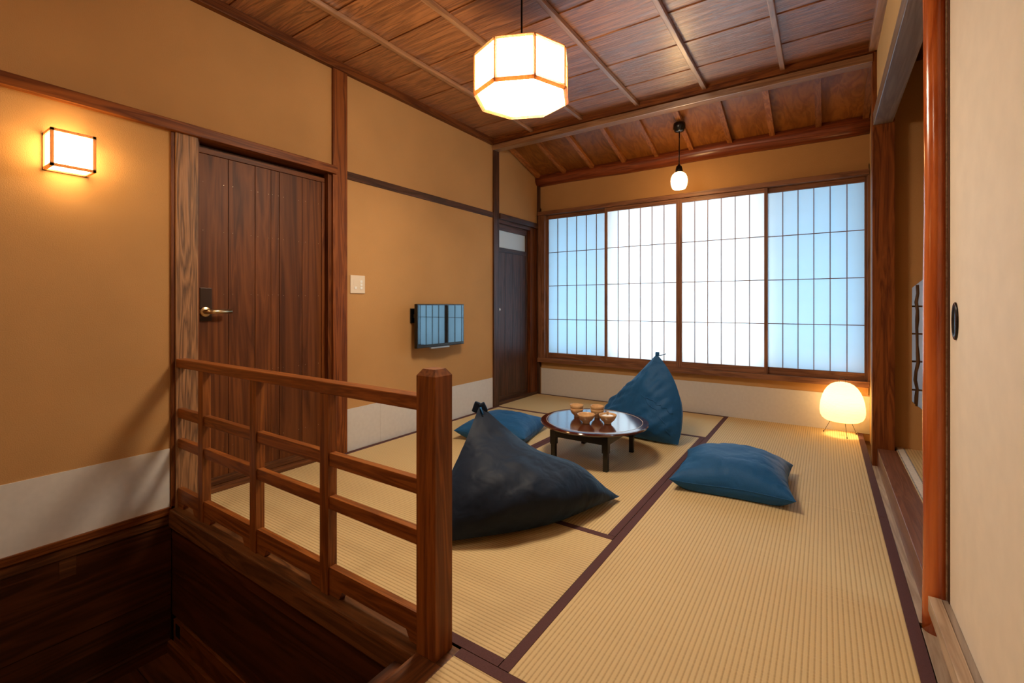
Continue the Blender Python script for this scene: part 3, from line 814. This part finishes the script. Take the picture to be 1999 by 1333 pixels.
obj('paper_panel', quad((sx1 - e, sy0, sz0), (sx1 - e, sy1, sz0), (sx1 - e, sy1, sz1), (sx1 - e, sy0, sz1)), E_SCONCE, sc)
obj('paper_panel', quad((sx0, sy0 + e, sz0), (sx1, sy0 + e, sz0), (sx1, sy0 + e, sz1), (sx0, sy0 + e, sz1)), E_SCONCE, sc)
obj('paper_panel', quad((sx0, sy1 - e, sz0), (sx1, sy1 - e, sz0), (sx1, sy1 - e, sz1), (sx0, sy1 - e, sz1)), E_SCONCE, sc)
obj('paper_panel', quad((sx0, sy0, sz0 + e), (sx1, sy0, sz0 + e), (sx1, sy1, sz0 + e), (sx0, sy1, sz0 + e)), E_SCONCE, sc)
obj('paper_panel', quad((sx0, sy0, sz1 - e), (sx1, sy0, sz1 - e), (sx1, sy1, sz1 - e), (sx0, sy1, sz1 - e)), E_SCONCE, sc)
obj('back_plate', box(-2.70, -2.694, sy0 + 0.01, sy1 - 0.01, sz0 + 0.01, sz1 - 0.01), WHITE_P, sc)

# ---- unseen fill lamp, added behind the viewer to brighten the near side
hl = empty('fill_lamp', (-1.5, -0.55, 2.46), 'unseen square fill lamp added above the stairwell behind the viewer', 'lamp')
obj('diffuser', box(-1.65, -1.35, -0.70, -0.40, 2.47, 2.555, 0.004), E_FILL, hl)
obj('frame', boxes([(-1.66, -1.34, -0.71, -0.695, 2.462, 2.565), (-1.66, -1.34, -0.405, -0.39, 2.462, 2.565), (-1.66, -1.645, -0.695, -0.405, 2.462, 2.565), (-1.355, -1.34, -0.695, -0.405, 2.462, 2.565)]), LAMPWOOD, hl)
obj('base', box(-1.6, -1.4, -0.65, -0.45, 2.556, 2.60), WHITE_P, hl)

# ---- bare globe pendant in front of the window
gx, gy = -1.022, 4.05
gp = empty('globe_pendant', (gx, gy, 2.55), 'lit glass globe pendant on black cord before the window', 'lamp')
zr = zb(gy) - 0.036
obj('ceiling_rose', lathe([(0, 0.0), (0.047, 0.0), (0.050, -0.015), (0.050, -0.045), (0.042, -0.052), (0.042, -0.062), (0.034, -0.07), (0.012, -0.075), (0, -0.078)], 36, (gx, gy, zr)), BLACK, gp, True)
obj('cord', tube([(gx, gy, zr - 0.07), (gx - 0.001, gy, 2.3), (gx - 0.002, gy, 2.19)], 0.0045, 10), BLACK, gp, True)
obj('socket', lathe([(0, 0.068), (0.008, 0.066), (0.012, 0.055), (0.022, 0.048), (0.028, 0.02), (0.032, 0.0), (0.03, -0.004), (0, -0.004)], 28, (gx - 0.002, gy, 2.132)), BLACK_M, gp, True)
obj('globe', lathe([(0, 0.070), (0.02, 0.069), (0.038, 0.061), (0.054, 0.045), (0.063, 0.025), (0.0675, 0.0), (0.066, -0.025), (0.061, -0.048), (0.054, -0.066), (0.049, -0.072), (0.03, -0.074), (0, -0.074)], 40, (gx - 0.002, gy, 2.062)), E_GLOBE, gp, True)

# ---- paper floor lamp
fx, fy = 0.113, 4.372
fl = empty('floor_lamp', (fx, fy, 0.0), 'glowing paper floor lamp on thin wire legs by the alcove post', 'lamp')
prof = [(0.028, 0.408), (0.05, 0.402), (0.075, 0.388), (0.097, 0.365), (0.115, 0.335), (0.129, 0.30), (0.139, 0.26), (0.1445, 0.22), (0.146, 0.185), (0.142, 0.155), (0.131, 0.132), (0.112, 0.117), (0.085, 0.110), (0.07, 0.109)]
obj('shade', lathe(prof, 56, (fx, fy, 0)), LAMP_PAPER, fl, True)
for (px, py) in ((-0.005, 4.409), (0.140, 4.272), (0.204, 4.45)):
    dx, dy = (px - fx), (py - fy)
    obj('leg', tube([(fx + dx * 0.45, fy + dy * 0.45, 0.17), (fx + dx * 0.62, fy + dy * 0.62, 0.105), (px, py, 0.006)], 0.0016, 8), BLACK_M, fl, True)
    obj('foot', lathe([(0, 0.002), (0.004, 0.003), (0.0045, 0.007), (0.003, 0.011), (0, 0.012)], 12, (px, py, 0)), BLACK_M, fl, True)
hp = [(fx - 0.019, fy, 0.400), (fx - 0.018, fy, 0.436), (fx - 0.012, fy, 0.444), (fx + 0.012, fy, 0.444), (fx + 0.018, fy, 0.436), (fx + 0.019, fy, 0.400)]
obj('handle', tube(hp, 0.0018, 8), BLACK_M, fl, True)
obj('bulb_socket', lathe([(0, 0.10), (0.012, 0.10), (0.014, 0.13), (0.014, 0.19), (0, 0.19)], 16, (fx, fy, 0)), BLACK, fl, True)
ld = bpy.data.lights.new('bulb_light', 'POINT'); ld.energy = P_FLOOR; ld.color = (1.0, 0.62, 0.26); ld.shadow_soft_size = 0.03
lo_ = bpy.data.objects.new('bulb_light', ld); C.objects.link(lo_); lo_.parent = fl; lo_.location = (0, 0, 0.262)

# ---- television
tv = empty('television', (-2.70, 2.82, 0.66), 'small black wall-mounted television with glossy screen', 'television')
obj('casing', box(-2.632, -2.602, 2.542, 3.102, 0.664, 1.010, 0.004), BLACK, tv)
obj('screen', box(-2.603, -2.6005, 2.555, 3.090, 0.690, 1.000), SCREEN, tv)
obj('speaker_bar', box(-2.615, -2.594, 2.69, 2.91, 0.652, 0.664, 0.002), SILVER, tv)
mt = obj('wall_bracket', box(-2.70, -2.688, 2.56, 2.62, 0.86, 0.975, 0.002), BLACK, tv)
obj('bracket_arm', boxes([(-2.69, -2.63, 2.575, 2.605, 0.90, 0.93), (-2.655, -2.63, 2.575, 2.84, 0.90, 0.93)]), BLACK, mt)

# ---- light switch
ls = empty('light_switch', (-2.70, 2.066, 1.083), 'ivory light switch plate on the plaster wall', 'switch')
obj('plate', box(-2.70, -2.692, 2.006, 2.126, 1.083, 1.208, 0.002), IVORY, ls)
for (y, z) in ((2.046, 1.121), (2.093, 1.166), (2.093, 1.143), (2.093, 1.120)):
    obj('button', box(-2.693, -2.688, y - 0.009, y + 0.009, z - 0.0085, z + 0.0085, 0.0015), WHITE_P, ls)
obj('dial_cover', box(-2.6935, -2.6912, 2.032, 2.060, 1.136, 1.178, 0.001), IVORY, ls)

# ---- round low table
tx, ty, TZ = -1.268, 2.845, 0.240
tb = empty('low_table', (tx, ty, 0), 'round low table with dark red lacquered top and folding legs', 'table')
TR = 0.353
ttop = obj('tabletop', lathe([(0, 0), (TR - 0.055, 0), (TR - 0.053, 0.0), (TR - 0.012, 0.001), (TR - 0.003, -0.002), (TR, -0.008), (TR - 0.003, -0.016), (TR - 0.02, -0.022), (TR - 0.04, -0.024), (0, -0.024)], 96, (tx, ty, TZ)), LACQUER, tb, True)
autosmooth(ttop, 30)
obj('inlay_ring', lathe([(TR - 0.042, 0.0003), (TR - 0.042, 0.0014), (TR - 0.0395, 0.0014), (TR - 0.0395, 0.0003)], 96, (tx, ty, TZ)), INLAY, tb)
hx, hyy = 0.195, 0.240
obj('apron', box(tx - hx, tx + hx, ty - hyy, ty - hyy + 0.022, 0.158, 0.216, 0.002), LACQ_DK, tb)
obj('apron', box(tx - hx, tx + hx, ty + hyy - 0.022, ty + hyy, 0.158, 0.216, 0.002), LACQ_DK, tb)
obj('apron', box(tx - hx, tx - hx + 0.022, ty - hyy + 0.022, ty + hyy - 0.022, 0.158, 0.216, 0.002), LACQ_DK, tb)
obj('apron', box(tx + hx - 0.022, tx + hx, ty - hyy + 0.022, ty + hyy - 0.022, 0.158, 0.216, 0.002), LACQ_DK, tb)
for sx_ in (-1, 1):
    for sy_ in (-1, 1):
        lx, ly = tx + sx_ * 0.178, ty + sy_ * 0.224
        bm = boxes([(lx - 0.014, lx + 0.014, ly - 0.014, ly + 0.014, 0.0, 0.118), (lx - 0.019, lx + 0.019, ly - 0.018, ly + 0.018, 0.110, 0.200)])
        obj('leg', bm, LACQ_DK, tb)

# ---- tea bowls on the table
def bowl_mesh(s=1.0):
    p = [(0, 0.004), (0.016, 0.004), (0.017, 0.0), (0.0195, 0.0), (0.0205, 0.006), (0.022, 0.009), (0.033, 0.018), (0.042, 0.03), (0.0475, 0.043), (0.0495, 0.051),
         (0.0485, 0.052), (0.046, 0.0505), (0.044, 0.043), (0.039, 0.031), (0.03, 0.020), (0.018, 0.0125), (0, 0.010)]
    bm = lathe([(r_ * s, z_ * s) for r_, z_ in p], 40)
    me = mesh_of(bm, CERAMIC, 'tea_bowl'); me.polygons.foreach_set('use_smooth', [True] * len(me.polygons)); return me
def deep_mesh():
    p = [(0, 0.004), (0.015, 0.004), (0.016, 0.0), (0.019, 0.0), (0.0185, 0.012), (0.024, 0.0165), (0.036, 0.028), (0.043, 0.045), (0.0462, 0.0605),
         (0.0452, 0.0615), (0.0435, 0.058), (0.040, 0.045), (0.033, 0.031), (0.024, 0.022), (0, 0.019)]
    bm = lathe(p, 40); me = mesh_of(bm, CERAMIC, 'cup'); me.polygons.foreach_set('use_smooth', [True] * len(me.polygons)); return me
bmA, bmD = bowl_mesh(1.15), deep_mesh()
GB = 'ochre bowls on the low table'
def bowl(me, x, y, z, label):
    o = place('tea_bowl', me, (x, y, z)); tag(o, label, 'bowl', GB); return o
T0 = TZ + 0.0008
bowl(bmD, -1.395, 2.850, T0, 'lower ochre cup of the left stacked pair on the table')
bowl(bmD, -1.395, 2.850, T0 + 0.0225, 'upper ochre cup of the left stacked pair on the table')
bowl(bmD, -1.268, 2.900, T0, 'lower ochre cup of the stacked pair in the middle back')
bowl(bmD, -1.268, 2.900, T0 + 0.0225, 'upper ochre cup of the stacked pair in the middle back')
bowl(bmA, -1.272, 2.735, T0, 'single empty ochre bowl at the front of the table')
bowl(bmA, -1.152, 2.800, T0, 'ochre bowl holding a knobbed lid on the table')
pl_ = empty('pot_lid', (-1.152, 2.800, T0 + 0.0125), 'small knobbed lid with white rim lying inside ochre bowl', 'lid')
obj('lid', lathe([(0, 0.016), (0.010, 0.030), (0.030, 0.030), (0.0385, 0.0345), (0.040, 0.038), (0.034, 0.0385), (0.022, 0.044), (0, 0.046)], 36, wloc(pl_)), PORCELAIN, pl_, True)
obj('knob', lathe([(0, 0.044), (0.007, 0.045), (0.007, 0.060), (0.0085, 0.064), (0.006, 0.066), (0, 0.066)], 20, wloc(pl_)), CERAMIC, pl_, True)

# ---- soft things
def fold(p, amp, sc):
    q = Vector(p) * sc
    return amp * (noise.noise(q) + 0.5 * noise.noise(q * 2.3 + Vector((5, 3, 1))))

def tetra_bag(corners, edge_off, bubble, seed, n=36, amp=0.012, lobes=(), paths=None):
    """four-cornered bag. corners: 4 points; edge_off[(i,j)]: offset of the edge middle; bubble: per-face bulge"""
    bm = bmesh.new()
    P = [Vector(c) for c in corners]
    cen = sum(P, Vector()) / 4
    faces = [(0, 1, 2), (0, 2, 3), (0, 3, 1), (1, 3, 2)]
    vmap = {}
    def em(i, j):
        o_ = Vector(edge_off.get((min(i, j), max(i, j)), (0, 0, 0)))
        return (P[i] + P[j]) / 2 + o_ * 2
    seam = set()
    for fi, (i, j, k_) in enumerate(faces):
        nrm = (P[j] - P[i]).cross(P[k_] - P[i]).normalized()
        if nrm.dot((P[i] + P[j] + P[k_]) / 3 - cen) < 0: nrm = -nrm
        idx = {}
        for a in range(n + 1):
            for b_ in range(n + 1 - a):
                c_ = n - a - b_
                u, v, w_ = a / n, b_ / n, c_ / n
                p = P[i] * u * u + P[j] * v * v + P[k_] * w_ * w_ + em(i, j) * 2 * u * v + em(j, k_) * 2 * v * w_ + em(i, k_) * 2 * u * w_
                bub = (27 * u * v * w_) ** 0.75 * ((1.45 - 1.5 * u) if i == 0 else 1.0)
                p = p + nrm * bubble[fi] * bub
                edge = min(u, v, w_)
                t_ = min(1, edge * 5)
                # creases fan out of the corners
                p = p + nrm * fold((p.x + seed, p.y, p.z), amp * t_, 7.0) + nrm * t_ * amp * 0.5 * math.sin(26 * (u - v) + 6 * w_ + seed) * max(u, v, w_)
                for lc_, lr_, lv_ in lobes:
                    p = p + Vector(lv_) * math.exp(-(p - Vector(lc_)).length_squared / (2 * lr_ * lr_))
                if p.z < 0.003: p.z = 0.003
                key = (round(p.x, 5), round(p.y, 5), round(p.z, 5))
                if key not in vmap: vmap[key] = bm.verts.new(p)
                idx[(a, b_)] = vmap[key]
        if fi == 0 and paths is not None:
            for pth in paths:
                out = []
                for (ba, bb_) in pth['bary']:
                    v_ = idx.get((round(ba * n), round(bb_ * n)))
                    if v_: out.append(v_.co + nrm * 0.001)
                pth['pts'] = out
        for a in range(n):
            for b_ in range(n - a):
                for tri in (((a, b_), (a + 1, b_), (a, b_ + 1)), ((a + 1, b_), (a + 1, b_ + 1), (a, b_ + 1))):
                    if all(t in idx for t in tri):
                        vs_ = [idx[t] for t in tri]
                        if len(set(vs_)) == 3:
                            try: bm.faces.new(vs_)
                            except ValueError: pass
    bmesh.ops.remove_doubles(bm, verts=bm.verts[:], dist=0.0004)
    bmesh.ops.recalc_face_normals(bm, faces=bm.faces[:])
    return bm

# dark beanbag in front (apex, right tip, near corner, far-left corner)
bb = empty('beanbag', (-1.25, 1.85, 0), 'large shade-darkened pyramid beanbag just behind the newel post', 'beanbag', 'pyramid beanbags')
apex = (-1.485, 1.90, 0.485)
bm = tetra_bag([apex, (-0.868, 2.262, 0.02), (-1.34, 1.385, 0.02), (-1.72, 2.15, 0.03)],
               {(0, 1): (0.0, 0.0, -0.05), (0, 2): (0.0, -0.01, 0.0), (0, 3): (0.03, -0.02, -0.02), (1, 2): (0.075, -0.04, 0.0), (1, 3): (0.0, 0.05, 0.02), (2, 3): (-0.02, -0.01, 0.02)},
               [0.15, 0.03, 0.05, 0.0], 1.7, amp=0.014, lobes=[((-1.05, 2.10, 0.13), 0.12, (0.02, 0.0, 0.055)), ((-1.30, 1.62, 0.14), 0.14, (0.01, -0.03, 0.03))])
autosmooth(obj('cover', bm, BLUE_SHADED, bb), 40)
ge = box(-0.020, 0.020, -0.012, 0.012, -0.030, 0.026, 0.007)
bmesh.ops.transform(ge, matrix=Matrix.Translation((-1.500, 1.894, 0.470)) @ Matrix.Rotation(0.5, 4, 'Z') @ Matrix.Rotation(0.35, 4, 'Y'), verts=ge.verts[:])
obj('gathered_end', ge, BLUE_SHADED, bb)
ge = box(-0.012, 0.020, -0.012, 0.012, -0.030, 0.020, 0.007)
bmesh.ops.transform(ge, matrix=Matrix.Translation((-1.474, 1.905, 0.472)) @ Matrix.Rotation(0.7, 4, 'Z') @ Matrix.Rotation(-0.45, 4, 'Y'), verts=ge.verts[:])
obj('gathered_end', ge, BLUE_SHADED, bb)
obj('loop_tag', tube([(-1.470, 1.885, 0.475), (-1.455, 1.878, 0.455), (-1.448, 1.876, 0.440)], 0.004, 8), DENIM, bb, True)
# blue beanbag behind the table
b2 = empty('beanbag', (-1.15, 3.6, 0), 'pointed blue pyramid beanbag behind the round table', 'beanbag', 'pyramid beanbags')
def line_b(p, q, k=12):
    return [(p[0] + (q[0] - p[0]) * i / k, p[1] + (q[1] - p[1]) * i / k) for i in range(k + 1)]
creases = [{'bary': line_b((0.50, 0.12), (0.08, 0.80))}, {'bary': line_b((0.50, 0.12), (0.30, 0.62))}]
bm = tetra_bag([(-1.048, 3.50, 0.632), (-0.858, 3.378, 0.012), (-1.33, 3.41, 0.012), (-1.66, 3.98, 0.03)],
               {(0, 1): (0.085, 0.0, 0.03), (0, 2): (0.0, -0.04, 0.0), (0, 3): (0.0, 0.0, 0.01), (1, 2): (0.0, -0.01, 0.0), (1, 3): (0.10, 0.10, 0.05), (2, 3): (-0.04, -0.06, 0.0)},
               [0.07, 0.05, 0.10, 0.0], 8.3, amp=0.02, lobes=[((-1.10, 3.42, 0.40), 0.07, (0.0, -0.025, 0.0)), ((-0.98, 3.40, 0.14), 0.10, (0.0, -0.03, 0.0))], paths=creases)
autosmooth(obj('cover', bm, DENIM, b2), 40)
for c_ in creases:
    obj('seam', tube([tuple(p) for p in c_['pts']], 0.0035, 8), DENIM, b2, True)
obj('gathered_end', box(-1.058, -1.030, 3.49, 3.512, 0.618, 0.648, 0.006), DENIM, b2)
obj('loop_tag', tube([(-1.035, 3.50, 0.620), (-1.005, 3.51, 0.628), (-0.985, 3.515, 0.636)], 0.003, 8), BLUE_SHADED, b2, True)

def cushion(loc, ang, size, height, label, mat, seed, lift=0.06):
    c_ = empty('floor_cushion', loc, label, 'cushion', 'square floor cushions')
    n = 44
    bm = bmesh.new()
    ca, sa = math.cos(ang), math.sin(ang)
    def pt(s, t, side):
        f = max(0.0, (1 - s * s) * (1 - t * t)) ** 0.46
        x = size * s * (1 - 0.10 * (1 - t * t)); y = size * t * (1 - 0.10 * (1 - s * s))
        ed = lift * (0.85 + 0.25 * (s * s * t * t)) + 0.008 * math.sin(3 * s + seed) * (abs(t) > 0.5)
        if side > 0:
            z = ed + height * f * (1 - 0.16 * math.exp(-((s - 0.05) ** 2 + (t + 0.1) ** 2) * 6))
            k = (s * s + t * t) * 0.5
            z += f * (fold((s * 1.3 + seed, t * 1.3, 0), 0.008, 2.2) + 0.006 * k * math.sin(16 * math.atan2(t, s) + seed))
        else:
            z = max(0.003, ed - 0.14 * f)
        return Vector((loc[0] + ca * x - sa * y, loc[1] + sa * x + ca * y, z))
    top = [[None] * (n + 1) for _ in range(n + 1)]; bot = [[None] * (n + 1) for _ in range(n + 1)]
    for i in range(n + 1):
        for j in range(n + 1):
            s, t = math.sin((-1 + 2 * i / n) * math.pi / 2), math.sin((-1 + 2 * j / n) * math.pi / 2)
            top[i][j] = bm.verts.new(pt(s, t, 1))
            bot[i][j] = top[i][j] if i in (0, n) or j in (0, n) else bm.verts.new(pt(s, t, -1))
    for i in range(n):
        for j in range(n):
            bm.faces.new((top[i][j], top[i + 1][j], top[i + 1][j + 1], top[i][j + 1]))
            bm.faces.new((bot[i][j], bot[i][j + 1], bot[i + 1][j + 1], bot[i + 1][j]))
    bmesh.ops.recalc_face_normals(bm, faces=bm.faces[:])
    loop = [top[i][0].co.copy() for i in range(n)] + [top[n][j].co.copy() for j in range(n)] + [top[i][n].co.copy() for i in range(n, 0, -1)] + [top[0][j].co.copy() for j in range(n, -1, -1)]
    obj('cover', bm, mat, c_, True)
    obj('seam', tube([tuple(p) for p in loop], 0.0022, 6), mat, c_, True)
    return c_
cushion((-0.425, 2.86, 0), math.radians(4), 0.292, 0.148, 'blue-grey floor cushion alone on the right-hand mat', DENIM, 1.0, 0.062)
cushion((-2.06, 2.93, 0), math.radians(12), 0.28, 0.125, 'blue floor cushion left of the table, half hidden by beanbag', DENIM, 4.0, 0.06)
